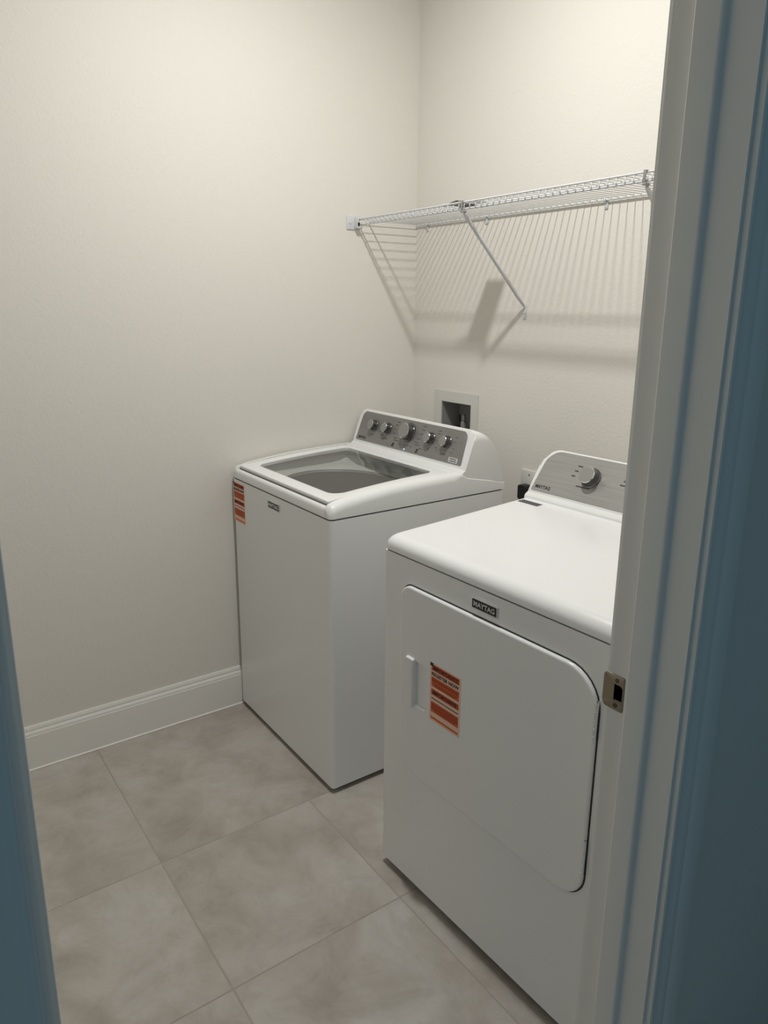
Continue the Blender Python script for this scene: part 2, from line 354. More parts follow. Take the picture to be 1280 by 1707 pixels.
# ceiling downlight
t = empty('recessed_downlight', (LX, LY, ZC)); tag(t, 'round white recessed ceiling downlight', 'light')
bm = bmesh.new(); lathe(bm, [(0.075, 0), (0.075, -0.004), (0.070, -0.008), (0.052, -0.010), (0.050, -0.006)], (0, 0, 0), (0, 0, 1), 32); obj('trim_ring', bm, M['plastic'], t, smooth=40)
bm = bmesh.new(); lathe(bm, [(0.049, -0.010), (0.049, -0.013), (0.040, -0.016)], (0, 0, 0), (0, 0, 1), 32); obj('diffuser', bm, M['diff'], t, smooth=40)
lo.location.z = ZC-0.0185

# ------------------------------------------------------------------ washer
WX, WY, WW, WD = 0.0105, -0.8317, 0.673, 0.690
washer = empty('washing_machine', (WX, WY, 0), math.radians(-0.36))
tag(washer, 'white top-load washing machine with glass lid and five-knob silver console', 'washer')
def rounded_prism(bm, outline, zs, mi=0, close=True):
    ring_sheet(bm, [[Vector((a, b, z)) for a, b in outline] for z in zs], close, close, mi)
cab = rrect(0, WW, 0, WD, (0.012, 0.012, 0.004, 0.004), 5)
bm = bmesh.new(); rounded_prism(bm, cab, (0.009, 0.8945))
obj('cabinet', bm, M['enamel'], washer, smooth=35)
# dark filler painted as the shadow in the gap between cabinet and top
bm = bmesh.new(); rounded_prism(bm, rrect(0.004, WW-0.004, 0.004, WD-0.004, 0.01, 4), (0.8947, 0.8990)); obj('seam_shade', bm, M['dark'], washer, smooth=35)
for sx in (0.04, WW-0.04):
    for sy in (0.04, WD-0.05):
        bm = bmesh.new(); lathe(bm, [(0.020, ZF+0.0003), (0.022, ZF+0.004), (0.018, ZF+0.014), (0.008, ZF+0.0145), (0.008, 0.0087)], (sx, sy, 0), (0, 0, 1), 16); obj('foot', bm, M['greyp'], washer, smooth=40)
# top: side rails, front lip and rear apron around the lid, as a swept shell
LXA, LXB, LB0, LB1 = 0.034, WW-0.034, 0.014, 0.470     # lid footprint
def ztop(b):                                              # height of the deck along the depth
    pts = [(0.0, 0.936), (0.05, 0.949), (0.12, 0.958), (0.22, 0.968), (0.32, 0.973), (0.47, 0.977), (0.498, 0.9755), (0.510, 0.965), (0.520, 0.9575), (0.69, 0.9225)]
    for (a, za), (c, zc) in zip(pts, pts[1:]):
        if b <= c: return za+(zc-za)*(max(b, a)-a)/(c-a)
    return pts[-1][1]
def rail(bm, x_out, x_in, s):
    """side rail with a rounded outer shoulder; x_out outer face, s = +1 right, -1 left"""
    secs = []
    bs = [0, 0.0005, 0.0015, 0.003, 0.005, 0.0075, 0.010, 0.013, 0.016, 0.02]+[0.02+(0.46-0.02)*k/24 for k in range(1, 25)]+[0.46+0.08*k/20 for k in range(1, 21)]+[0.60, 0.65, WD]
    for b in bs:
        zt = ztop(b); r = (0.026 if s > 0 else 0.016) if b < 0.47 else max(0.003, (0.026 if s > 0 else 0.016)*(1-(b-0.47)/0.05))
        drop = 0.016*(1-math.sqrt(1-(1-b/0.016)**2)) if b < 0.016 else 0
        fx = 0.014*(1-math.sqrt(1-(1-b/0.014)**2)) if b < 0.014 else 0      # corner pulls in
        zt -= drop
        r = min(r, zt-0.8992-0.002)
        prof = [(x_out-s*fx, 0.8992), (x_out-s*fx, zt-r)]
        for k in range(1, 6):
            a = math.radians(18*k); prof.append((x_out-s*fx-s*r*(1-math.cos(a)), zt-r+r*math.sin(a)*1.0))
        prof += [(x_in, zt+0.0005), (x_in, 0.8992)]
        secs.append([Vector((x, b, z)) for x, z in prof])
    ring_sheet(bm, secs, True, True)
bm = bmesh.new(); rail(bm, WW, LXB+0.0028, 1); rail(bm, 0.0, LXA-0.0028, -1)
# front lip
secs = []
for x in [LXA-0.004+(LXB-LXA+0.008)*i/6 for i in range(7)]:
    prof = [(0.0, 0.8992), (0.0, 0.920), (0.002, 0.927), (0.006, 0.931), (0.0115, 0.932), (0.0125, 0.928), (0.030, 0.928), (0.030, 0.8992)]
    secs.append([Vector((x, b, z)) for b, z in prof])
ring_sheet(bm, secs, True, True)
# rear shelf under the console
secs = []
for x in (LXA-0.004, LXB+0.004):
    prof = [(LB1+0.002, 0.8992), (LB1+0.002, 0.9725), (0.500, 0.9745), (0.500, 0.8992)]
    secs.append([Vector((x, b, z)) for b, z in prof])
ring_sheet(bm, secs, True, True)
loop_prism(bm, [Vector((LXA-0.001, b, z)) for b, z in ((0.498, 0.8992), (WD, 0.8992), (WD, 0.9220), (0.515, 0.9570), (0.498, 0.9570))], Vector((LXB-LXA+0.002, 0, 0)))
obj('top_panel', bm, M['plastic'], washer, smooth=40)
# lid frame with glass
GX0, GX1, GB0, GB1 = 0.082, 0.600, 0.060, 0.440
def zl(b): return 0.9445+(0.9755-0.9445)*(1-(1-min(1, b/0.47))**1.7)
outer = rrect(LXA, LXB, LB0, LB1, (0.006, 0.006, 0.02, 0.02), 7, 14); inner = rrect(GX0, GX1, GB0, GB1, (0.03, 0.045, 0.03, 0.02), 7, 14)
def LP(L, dz, sh=0):
    cx_, cy_ = (LXA+LXB)/2, (LB0+LB1)/2; out = []
    for a, b in L: out.append(Vector((a+(cx_-a)*sh, b+(cy_-b)*sh, zl(b)+dz)))
    return out
bm = bmesh.new()
ring_sheet(bm, [LP(inner, -0.012), LP(outer, -0.0125, 0.01), LP(outer, -0.006), LP(outer, -0.0035), LP(outer, -0.0006, 0.006), LP(outer, 0.0, 0.016), LP(inner, 0.0, -0.02), LP(inner, -0.0012), LP(inner, -0.012)])
lid = obj('lid', bm, M['plastic'], washer, smooth=40)
bm = bmesh.new(); ring_sheet(bm, [LP(inner, -0.007, -0.0), LP(inner, -0.0035, -0.0)], True, True)
obj('glass_pane', bm, M['glass'], lid)
bm = bmesh.new(); band = rrect(GX0+0.006, GX1-0.006, GB0+0.006, GB1-0.006, (0.03, 0.04, 0.03, 0.02), 7)
# dark seal below front edge of lid
bm.free(); bm = bmesh.new(); box(bm, LXA+0.004, LXB-0.004, 0.0118, 0.028, 0.9285, 0.9335); obj('lid_seal', bm, M['lidgrey'], washer)
# interior: well walls, tub ring, drum
bm = bmesh.new(); cxw, cyw = (GX0+GX1)/2, (GB0+GB1)/2+0.005
n = 48
def circ(r, z, cx=cxw, cy=cyw): return [Vector((cx+r*math.cos(2*math.pi*k/n), cy+r*math.sin(2*math.pi*k/n), z)) for k in range(n)]
def sq(hx, hy, z, rad=None):
    out = []
    for k in range(n):
        a = 2*math.pi*k/n; c, s_ = math.cos(a), math.sin(a); p = 6
        q = (abs(c/hx)**p+abs(s_/hy)**p)**(-1/p); out.append(Vector((cxw+q*c, cyw+q*s_, z)))
    return out
ring_sheet(bm, [sq(0.298, 0.222, 0.9415), sq(0.296, 0.220, 0.926), sq(0.275, 0.212, 0.912), circ(0.232, 0.9045, cxw, cyw)][:3]+[[Vector((cxw+0.246*math.cos(2*math.pi*k/n), cyw+0.208*math.sin(2*math.pi*k/n), 0.905)) for k in range(n)]])
well = obj('tub_well', bm, M['boxp'], washer, smooth=50)
well.modifiers.new('t', 'SOLIDIFY').thickness = 0.0015
def oval(r, z): return [Vector((cxw+r*math.cos(2*math.pi*k/n), cyw+r*0.86*math.sin(2*math.pi*k/n), z)) for k in range(n)]
bm = bmesh.new(); ring_sheet(bm, [oval(0.262, 0.862), oval(0.262, 0.894), oval(0.256, 0.902), oval(0.243, 0.904), oval(0.236, 0.896), oval(0.233, 0.884), oval(0.236, 0.878), oval(0.262, 0.862)])
obj('balance_ring', bm, M['greyp'], washer, smooth=40)
bm = bmesh.new(); ring_sheet(bm, [oval(0.238, 0.877), oval(0.240, 0.80), oval(0.240, 0.55), oval(0.225, 0.47), oval(0.05, 0.455)], False, True); dr = obj('drum', bm, M['drum'], washer, smooth=40)
dr.modifiers.new('t', 'SOLIDIFY').thickness = 0.0015
bm = bmesh.new(); lathe(bm, [(0.19, 0.458), (0.185, 0.470), (0.10, 0.485), (0.05, 0.53), (0.03, 0.545), (0.01, 0.548)], (cxw, cyw, 0), (0, 0, 1), 32); obj('impeller', bm, M['greyp'], washer, smooth=40)
# console
PB, PZ, TB, TZ = 0.516, 0.986, 0.556, 1.100              # panel base and top (b, z)
pu = Vector((0, TB-PB, TZ-PZ)).normalized(); PL = math.hypot(TB-PB, TZ-PZ)
def console(parent, W_, prof, x0, x1, corner, mname):
    """solid with the side profile prof (b,z), upper corners rounded by scaling end sections"""
    bm = bmesh.new(); secs = []
    zb = min(z for b, z in prof); zt = max(z for b, z in prof)
    for ins in (0.0, 0.0012, 0.004, 0.010, 0.018):
        pass
    xs = []
    K = 7
    for k in range(K+1):
        a = math.pi/2*k/K; xs.append((corner*(1-math.sin(a)), corner*(1-math.cos(a))))   # (inset x, drop)
    xs = sorted(set((round(a, 5), round(b, 5)) for a, b in xs))
    def sec(x, drop):
        lim = zt-drop; out = []
        for b, z in prof:
            if z > lim and drop > 0:
                f = 1.0; out.append(Vector((x, b, lim-(zt-z)*0.15*0)))
            else: out.append(Vector((x, b, z)))
        return out
    left = [(x0+i, d) for i, d in xs]; right = [(x1-i, d) for i, d in reversed(xs)]
    for x, d in left+right: secs.append(sec(x, d))
    ring_sheet(bm, secs, True, True)
    return obj(mname, bm, M['plastic'], parent, smooth=38)
def hexprof(PB, PZ, TB, TZ, crown, zbase, foot, backpts):
    prof = [(PB-foot, zbase), (PB-foot, PZ-0.016), (PB-foot+0.003, PZ-0.011), (PB-0.001, PZ-0.004), (PB, PZ)]
    for k in range(1, 5): prof.append((PB+(TB-PB)*k/5, PZ+(TZ-PZ)*k/5))
    prof += [(TB, TZ), (TB+0.003, TZ+crown*0.75), (TB+0.009, TZ+crown)]
    P = [(TB+0.009, TZ+crown)]+backpts; P = [P[0]]+P+[P[-1]]
    for i in range(1, len(P)-2):                         # smooth curve through the back points
        for k in range(1, 5):
            t = k/4; q = []
            for c in (0, 1):
                p0, p1, p2, p3 = (P[i+j][c] for j in (-1, 0, 1, 2))
                q.append(0.5*(2*p1+(p2-p0)*t+(2*p0-5*p1+4*p2-p3)*t*t+(3*p1-p0-3*p2+p3)*t**3))
            prof.append(tuple(q))
    return prof
cons = console(washer, WW, hexprof(PB, PZ, TB, TZ, 0.007, 0.9565, 0.014, [(0.592, 1.094), (0.628, 1.062), (0.658, 1.018), (0.678, 0.968), (0.686, 0.9255)]), 0.006, WW-0.0022, 0.034, 'console')
pn = Vector((1, 0, 0)).cross(pu)        # outward normal of the panel (towards -y, +z)
if pn.y > 0: pn = -pn
P0 = Vector((0, PB, PZ))
def wp(x, s, t=0.0): return P0+Vector((x, 0, 0))+pu*s+pn*t
UX = Vector((1, 0, 0))
def face_panel(x0, x1, s0, s1, rad, fn, parent, name, skew=0.0):
    L = rrect(x0, x1, s0, s1, rad, 7)
    L = [(a+(skew*(b-s0)/(s1-s0))*(1 if a < (x0+x1)/2 else -1), b) for a, b in L]
    bm = bmesh.new(); ring_sheet(bm, [[fn(a, b, 0.0002) for a, b in L], [fn(a, b, 0.0014) for a, b in L], [fn(a+(0.0006 if a < (x0+x1)/2 else -0.0006), b, 0.0018) for a, b in L]], True, True)
    return obj(name, bm, M['brushed_light' if parent is globals().get('dryer') else 'brushed'], parent, smooth=40)
fp = face_panel(0.022, WW-0.030, 0.006, PL-0.001, (0.004, 0.006, 0.022, 0.022), wp, washer, 'control_panel', 0.008)
def knob(parent, c, nrm, r, h):
    bm = bmesh.new()
    lathe(bm, [(r*1.12, 0.0002), (r*1.14, 0.002), (r*1.04, 0.0035), (r*1.0, 0.005), (r*0.95, h*0.82), (r*0.92, h*0.95), (r*0.86, h), (r*0.60, h*1.005), (r*0.1, h*1.005)], c, nrm, 36, [0, 0, 0, 0, 0, 1, 2, 2])
    k = obj('knob', bm, [M['knobside'], M['chrome'], M['knobface']], parent, smooth=30)
    return k
for x, r in ((0.122, 0.0195), (0.210, 0.0195), (0.336, 0.031), (0.462, 0.0195), (0.548, 0.0195)):
    knob(washer, wp(x, 0.072 if r < 0.03 else 0.076, 0.0018), pn, r, 0.024 if r < 0.03 else 0.028)
# dial marks (illegible small print in the photograph: short bars)
bm = bmesh.new()
def mark(bm, fn, x, s, w, h=0.0022, mi=0): quad_bar(bm, fn(x, s, 0.0018), UX, pu, -w/2, w/2, -h/2, h/2, 0.0, 0.0003, mi)
for x, s, w in ((0.263, 0.104, 0.018), (0.258, 0.092, 0.014), (0.255, 0.078, 0.010), (0.257, 0.060, 0.014), (0.268, 0.044, 0.024), (0.276, 0.036, 0.030),
                (0.415, 0.108, 0.022), (0.412, 0.095, 0.016), (0.408, 0.080, 0.012), (0.398, 0.060, 0.016), (0.392, 0.047, 0.024), (0.398, 0.038, 0.028),
                (0.205, 0.034, 0.034), (0.185, 0.044, 0.018), (0.120, 0.036, 0.022), (0.420, 0.028, 0.014),
                (0.500, 0.104, 0.016), (0.498, 0.094, 0.010), (0.500, 0.045, 0.010), (0.508, 0.036, 0.008), (0.590, 0.094, 0.010), (0.588, 0.078, 0.005), (0.588, 0.055, 0.006), (0.582, 0.040, 0.006), (0.545, 0.030, 0.022), (0.462, 0.036, 0.010),
                (0.170, 0.055, 0.010), (0.300, 0.027, 0.012), (0.330, 0.026, 0.010), (0.350, 0.028, 0.010), (0.368, 0.027, 0.010)):
    mark(bm, wp, x, s, w, 0.0026)
obj('dial_print', bm, M['ink'], washer, kind='stuff')
bm = bmesh.new(); put_text(bm, 'MAYTAG', 0.012, wp(0.062, 0.018, 0.0022), UX, pu, 0.044, bold=0.0003); obj('lettering', bm, M['textblk'], washer)
for x, s in ((0.262, 0.016), (0.264, 0.023), (0.404, 0.014), (0.407, 0.022)):
    bm = bmesh.new(); quad_bar(bm, wp(x, s, 0.0018), UX, pu, -0.005, 0.005, -0.0026, 0.0026, 0, 0.0012); obj('button', bm, M['black'], washer)
bm = bmesh.new(); lathe(bm, [(0.0028, 0), (0.0028, 0.001), (0.001, 0.0013)], wp(0.335, 0.013, 0.0018), pn, 12); obj('indicator_light', bm, M['led'], washer)
bm = bmesh.new(); quad_bar(bm, wp(0.600, 0.018, 0.0018), UX, pu, -0.022, 0.022, -0.008, 0.008, 0, 0.0003, 0)
for s in (-0.0035, 0.0035): quad_bar(bm, wp(0.600, 0.018+s, 0.0021), UX, pu, -0.018, 0.018, -0.0018, 0.0018, 0, 0.0002, 1)
obj('console_sticker', bm, [M['textwht'], M['ink']], washer)
# front badge
def badge(parent, cx, cz, w, h, y=0.0, tz=None):
    bm = bmesh.new(); L = rrect(cx-w/2, cx+w/2, cz-h/2, cz+h/2, 0.002, 3)
    ring_sheet(bm, [[Vector((a, y-0.0002, b)) for a, b in L], [Vector((a, y-0.0022, b)) for a, b in L], [Vector((cx+(a-cx)*0.97, y-0.0030, cz+(b-cz)*0.92)) for a, b in L]], True, True, 1)
    quad_bar(bm, (cx, y-0.0030, cz), (1, 0, 0), (0, 0, 1), -w*0.455, w*0.455, -h*0.38, h*0.38, 0, 0.0004, 0)
    put_text(bm, 'MAYTAG', h*0.62, (cx, y-0.0036, cz), (1, 0, 0), (0, 0, 1), w*0.80, bold=0.0002, mi=2)
    return obj('badge', bm, [M['black'], M['chrome'], M['textwht']], parent)
badge(washer, 0.322, 0.862, 0.082, 0.027)
# register sticker
def sticker(parent, x0, x1, z0, z1, y=0.0):
    bm = bmesh.new(); w = x1-x0; h = z1-z0; cx = (x0+x1)/2
    def bar(u0, u1, v0, v1, mi, lay=1): quad_bar(bm, (x0, y, z0), (1, 0, 0), (0, 0, 1), u0*w, u1*w, v0*h, v1*h, 0.0002 if lay == 0 else 0.0004+0.0001*lay-0.0001, 0.0004 if lay == 0 else 0.0004+0.0001*lay, mi)
    bar(0, 1, 0, 1, 2, 0)
    for v0, v1, mi in ((0.875, 0.975, 1), (0.60, 0.765, 0), (0.455, 0.555, 1), (0.155, 0.335, 1), (0.035, 0.075, 0), (0.68, 0.755, 1), (0.16, 0.20, 0)):
        bar(0.05, 0.95, v0, v1, mi, 1 if v1-v0 > 0.085 or v1 < 0.1 else 2)
    T = lambda s, v, hh, ww, mi=3: put_text(bm, s, h*hh, (cx, y-0.0009, z0+v*h), (1, 0, 0), (0, 0, 1), w*ww, bold=0.0002, mi=mi)
    T('IMPORTANT!!', 0.925, 0.085, 0.80); T('REGISTER NOW', 0.820, 0.085, 0.88)
    T('IMPORTANTE', 0.505, 0.085, 0.78)
    for v, ww in ((0.715, 0.82), (0.655, 0.80), (0.625, 0.70), (0.395, 0.88), (0.285, 0.80), (0.235, 0.84), (0.19, 0.7)):
        bar(0.5-ww/2, 0.5+ww/2, v-0.008, v+0.008, 3 if 0.36 < v < 0.42 else 4, 3)
    bar(0.0, 0.10, 0.945, 1.0, 3, 4)
    return obj('sticker', bm, [M['orange'], M['red'], M['peach'], M['textblk'], M['rust']], parent)
M['rust'] = mat('dark_rust_print', srgb(146, 52, 20), 0.5, var=0.05)
s_ = sticker(washer, 0.003, 0.097, 0.738, 0.885); s_['label'] = 'orange and white registration sticker'

# ------------------------------------------------------------------ dryer
DX, DY, DW, DD = 1.0019, -0.8731, 0.735, 0.715
dryer = empty('clothes_dryer', (DX, DY, 0), math.radians(1.4361))
tag(dryer, 'white front-load dryer with single silver knob console and reversible door', 'dryer')
dryer['label'] = 'white clothes dryer nearest the doorway, with square front door and orange sticker'
bm = bmesh.new(); rounded_prism(bm, rrect(0, DW, 0, DD, (0.008, 0.008, 0.004, 0.004), 4), (0.015, 0.9095))
dcab = obj('cabinet', bm, M['enamel'], dryer, smooth=35)
bm = bmesh.new(); box(bm, 0.10, 0.20, -0.01, 0.04, 0.53, 0.68); bmesh.ops.recalc_face_normals(bm, faces=bm.faces)
me = bpy.data.meshes.new('cut'); bm.to_mesh(me); bm.free(); cutter = bpy.data.objects.new('cut', me); COL.objects.link(cutter); cutter.parent = dryer
bo = dcab.modifiers.new('b', 'BOOLEAN'); bo.object = cutter; bo.operation = 'DIFFERENCE'; bo.solver = 'EXACT'
me2 = bpy.data.meshes.new_from_object(dcab.evaluated_get(bpy.context.evaluated_depsgraph_get())); dcab.modifiers.clear(); dcab.data = me2
bpy.data.objects.remove(cutter); bpy.data.meshes.remove(me)
bm = bmesh.new(); rounded_prism(bm, rrect(0.004, DW-0.004, 0.004, DD-0.004, 0.006, 3), (0.9096, 0.9128)); obj('seam_shade', bm, M['dark'], dryer, smooth=35)  # dark filler standing in for the seam shadow under the deck
bm = bmesh.new(); box(bm, 0.01, DW-0.01, 0.035, 0.045, 0.002, 0.0148); obj('toe_plate', bm, M['dark'], dryer)
for sx in (0.04, DW-0.04):
    for sy in (0.07, DD-0.05):
        bm = bmesh.new(); lathe(bm, [(0.020, ZF+0.0003), (0.022, ZF+0.004), (0.018, ZF+0.012), (0.008, ZF+0.0125), (0.008, 0.0147)], (sx, sy, 0), (0, 0, 1), 16); obj('foot', bm, M['greyp'], dryer, smooth=40)
# deck: stacked rounded-rectangle rings, front edge with a large soft radius
def dz_(b): return 0.020*max(0, b)/0.45
bm = bmesh.new(); loops = []
NB = 8
def deckloop(ins_f, ins_s, z):
    L = rrect(ins_s, DW-ins_s, ins_f, DD-0.001, (0.016, 0.016, 0.004, 0.004), 6); return [Vector((a, b, z if z < 0.93 else z+dz_(b))) for a, b in L]
loops.append(deckloop(0.0, 0.0, 0.913)); loops.append(deckloop(0.0, 0.0, 0.9235))
for k in range(1, NB+1):
    a = math.pi/2*k/NB; loops.append(deckloop(0.030*(1-math.cos(a)), 0.016*(1-math.cos(a)), 0.9235+0.0245*math.sin(a)))
loops.append(deckloop(0.033, 0.019, 0.948))
V = ring_sheet(bm, loops, True, False)
# subdivided flat top following the rise towards the back
top = loops[-1]; nt_ = len(top)
f = bm.faces.new(V[-1])
obj('top_deck', bm, M['enamel'], dryer, smooth=38)
# door, with a flat dark ring painting the shade of its gap
DX0, DX1, DZ0, DZ1 = 0.078, 0.654, 0.348, 0.846
def doorloop(off, y, rr):
    L = rrect(DX0-off, DX1+off, DZ0-off, DZ1+off, tuple(max(0.002, r+off) for r in rr), 8); return [Vector((a, y, b)) for a, b in L]
RR = (0.075, 0.060, 0.075, 0.035)
bm = bmesh.new(); ring_sheet(bm, [doorloop(-0.008, -0.0003, RR), doorloop(0.0035, -0.0003, RR), doorloop(0.0035, -0.0007, RR), doorloop(-0.008, -0.0007, RR)]); obj('door_gap_shade', bm, M['dark'], dryer)
HB = (0.108, 0.150, 0.515, 0.668)       # finger pull x0,x1,z0,z1
bm = bmesh.new()
ring_sheet(bm, [doorloop(0.0, -0.0009, RR), doorloop(0.0, -0.0055, RR), doorloop(-0.0010, -0.0076, RR), doorloop(-0.0028, -0.0087, RR), doorloop(-0.005, -0.009, RR), doorloop(-0.0065, -0.009, RR)], True, False)
bm.verts.ensure_lookup_table()
# front skin of the door with a hole for the finger recess
lastloop = [v for v in bm.verts][-len(doorloop(0, 0, RR)):]
hole = rrect(0.133, 0.186, 0.544, 0.664, (0.004, 0.020, 0.026, 0.004), 8)
hole_o = rrect(0.131, 0.188, 0.542, 0.666, (0.004, 0.020, 0.026, 0.004), 8)
hv0 = [bm.verts.new((a, -0.009, b)) for a, b in hole_o]; hv = [bm.verts.new((a, -0.009, b)) for a, b in hole]
n1 = len(lastloop)
for i in range(n1):
    bm.faces.new((lastloop[i], lastloop[(i+1) % n1], hv0[(i+1) % n1], hv0[i])); bm.faces.new((hv0[i], hv0[(i+1) % n1], hv[(i+1) % n1], hv[i]))
# recess bowl: deep at its left edge, shallow at its right
prev = hv
for sh, dep in ((0.015, 0.005), (0.05, 0.015), (0.13, 0.024), (0.35, 0.030), (0.65, 0.032)):
    cur = []
    for a, b in hole:
        fx = 0.138; fz = 0.604; k_ = 1.0-0.55*((a-0.133)/0.053)*(1-sh)
        cur.append(bm.verts.new((a+(fx-a)*sh, -0.009+dep*max(0.3, k_), b+(fz-b)*sh)))
    for i in range(n1): bm.faces.new((prev[i], prev[(i+1) % n1], cur[(i+1) % n1], cur[i]))
    prev = cur
bm.faces.new(prev)
ddoor = obj('door', bm, M['enamel'], dryer, smooth=35)
bm = bmesh.new()
L = rrect(0.107, 0.1365, 0.536, 0.668, 0.005, 4)
ring_sheet(bm, [[Vector((a, 0.014, b)) for a, b in L], [Vector((a, -0.0125, b)) for a, b in L], [Vector((0.1215+(a-0.1215)*0.86, -0.0165, 0.595+(b-0.595)*0.965)) for a, b in L]], True, True)
obj('handle', bm, M['plastic'], ddoor, smooth=40)
s_ = sticker(ddoor, 0.194, 0.299, 0.535, 0.685, -0.009); s_['label'] = 'orange and white registration sticker'
for zc in (0.755, 0.456):
    bm = bmesh.new(); box(bm, DX1-0.0035, DX1+0.0015, -0.0092, -0.0008, zc-0.040, zc+0.040, 0.0008)
    for k in range(-2, 3): box(bm, DX1-0.004, DX1+0.0035, -0.0102, -0.0082, zc+k*0.017-0.002, zc+k*0.017+0.002, 0.0004, 1)
    tube(bm, (DX1+0.001, -0.0080, zc-0.040), (DX1+0.001, -0.0080, zc+0.040), 0.0024, 10)
    obj('hinge', bm, M['zinc'], dryer, smooth=40)
# embossed step below the door and at its left
bm = bmesh.new()
bm.free()
badge(dryer, 0.353, 0.8755, 0.078, 0.026)
# console
PB2, PZ2, TB2, TZ2 = 0.512, 0.990, 0.578, 1.099
pu2 = Vector((0, TB2-PB2, TZ2-PZ2)).normalized(); PL2 = math.hypot(TB2-PB2, TZ2-PZ2); pn2 = UX.cross(pu2); pn2 = -pn2 if pn2.y > 0 else pn2
def dp(x, s, t=0.0): return Vector((x, PB2, PZ2))+pu2*s+pn2*t
console(dryer, DW, hexprof(PB2, PZ2, TB2, TZ2, 0.004, 0.960, 0.016, [(0.62, 1.086), (0.66, 1.060), (0.69, 1.02), (0.704, 0.985), (0.708, 0.960)]), 0.006, DW-0.006, 0.052, 'console')
face_panel(0.014, DW-0.014, 0.003, PL2+0.0015, (0.004, 0.004, 0.044, 0.044), dp, dryer, 'control_panel', 0.012)
knob(dryer, dp(0.190, 0.072, 0.0018), pn2, 0.0255, 0.026)
bm = bmesh.new()
pu_save = pu; pu = pu2
for x, s, w in ((0.143, 0.098, 0.016), (0.137, 0.083, 0.012), (0.133, 0.068, 0.012), (0.176, 0.042, 0.044), (0.300, 0.095, 0.016), (0.297, 0.083, 0.022), (0.293, 0.071, 0.026),
                (0.43, 0.095, 0.03), (0.43, 0.083, 0.025), (0.43, 0.071, 0.02), (0.56, 0.042, 0.05)):
    mark(bm, dp, x, s, w, 0.0040)
pu = pu_save
obj('dial_print', bm, M['ink'], dryer, kind='stuff')
knob(dryer, dp(0.365, 0.072, 0.0018), pn2, 0.0285, 0.028); knob(dryer, dp(0.56, 0.072, 0.0018), pn2, 0.0255, 0.026)
bm = bmesh.new(); put_text(bm, 'MAYTAG', 0.014, dp(0.052, 0.016, 0.0022), UX, pu2, 0.052, bold=0.0003); obj('lettering', bm, M['textblk'], dryer)
# dark label strip at the back of the deck
bm = bmesh.new(); box(bm, 0.022, 0.092, 0.452, 0.476, 0.9665, 0.9694); obj('deck_label', bm, M['ink'], dryer)

# ------------------------------------------------------------------ wire shelf
SD, SZ = 0.285, 1.806
shelf = empty('wire_shelf', (0.0, 0.0, SZ)); tag(shelf, 'white vinyl coated wire wall shelf above the washer and dryer', 'shelf')
x_end = XR-0.004
def rod(name, y, z, r, x0=0.004, x1=x_end):
    bm = bmesh.new(); tube(bm, (x0, y, z), (x1, y, z), r, 10); return obj(name, bm, M['wire'], shelf, smooth=60)
rod('front_top_rod', -SD, 0.0022, 0.0028); rod('front_lip_rod', -SD+0.002, -0.0175, 0.0028); rod('middle_rod', -0.232, -0.0035, 0.0028); rod('back_rod', -0.008, -0.0035, 0.0030)
bm = bmesh.new(); path_tube(bm, [(0, -0.004, 0), (0, -SD+0.010, 0), (0, -SD+0.0035, -0.0008), (0, -SD-0.0018, -0.004), (0, -SD-0.0028, -0.009), (0, -SD-0.0028, -0.0195)], 0.0013, 6)
bmesh.ops.recalc_face_normals(bm, faces=bm.faces)
wm = bpy.data.meshes.new('deck_wire'); bm.to_mesh(wm); bm.free(); wm.materials.append(M['wire'])
for p in wm.polygons: p.use_smooth = True
k = 0; x = 0.012
while x < x_end-0.005:
    o = link('deck_wire', wm, shelf); o.location = (x, 0, 0); x += 0.0254
def bracket(x, right=1):
    """end bracket screwed to the side wall"""
    t = empty('shelf_end_bracket', (x, -SD, SZ))
    bm = bmesh.new(); s = right
    box(bm, 0 if s > 0 else -0.004, 0.004 if s > 0 else 0, -0.044, 0.014, -0.034, 0.016, 0.0015)
    box(bm, 0.0 if s > 0 else -0.026, 0.026 if s > 0 else 0, -0.008, 0.010, -0.030, -0.0225, 0.002)
    box(bm, 0.0 if s > 0 else -0.026, 0.026 if s > 0 else 0, -0.0125, -0.0065, -0.030, 0.010, 0.002)
    obj('bracket_body', bm, M['wire'], t, smooth=40)
    bm = bmesh.new(); lathe(bm, [(0.005, 0), (0.005, 0.002), (0.002, 0.003)], (0.004*s, -0.030, -0.010), (s, 0, 0), 12); obj('screw', bm, M['wire'], t, smooth=40)
    bm = bmesh.new(); box(bm, 0.0262 if s > 0 else -0.0285, 0.0285 if s > 0 else -0.0262, -0.0115, -0.0035, -0.022, -0.010, 0.0005, 1); obj('end_cap', bm, M['black'], t)
    return t
tag(bracket(XL+0.0005, 1), 'white shelf end bracket screwed to the left wall', 'bracket')
tag(bracket(XR-0.0005, -1), 'white shelf end bracket screwed to the right wall behind the door frame', 'bracket')
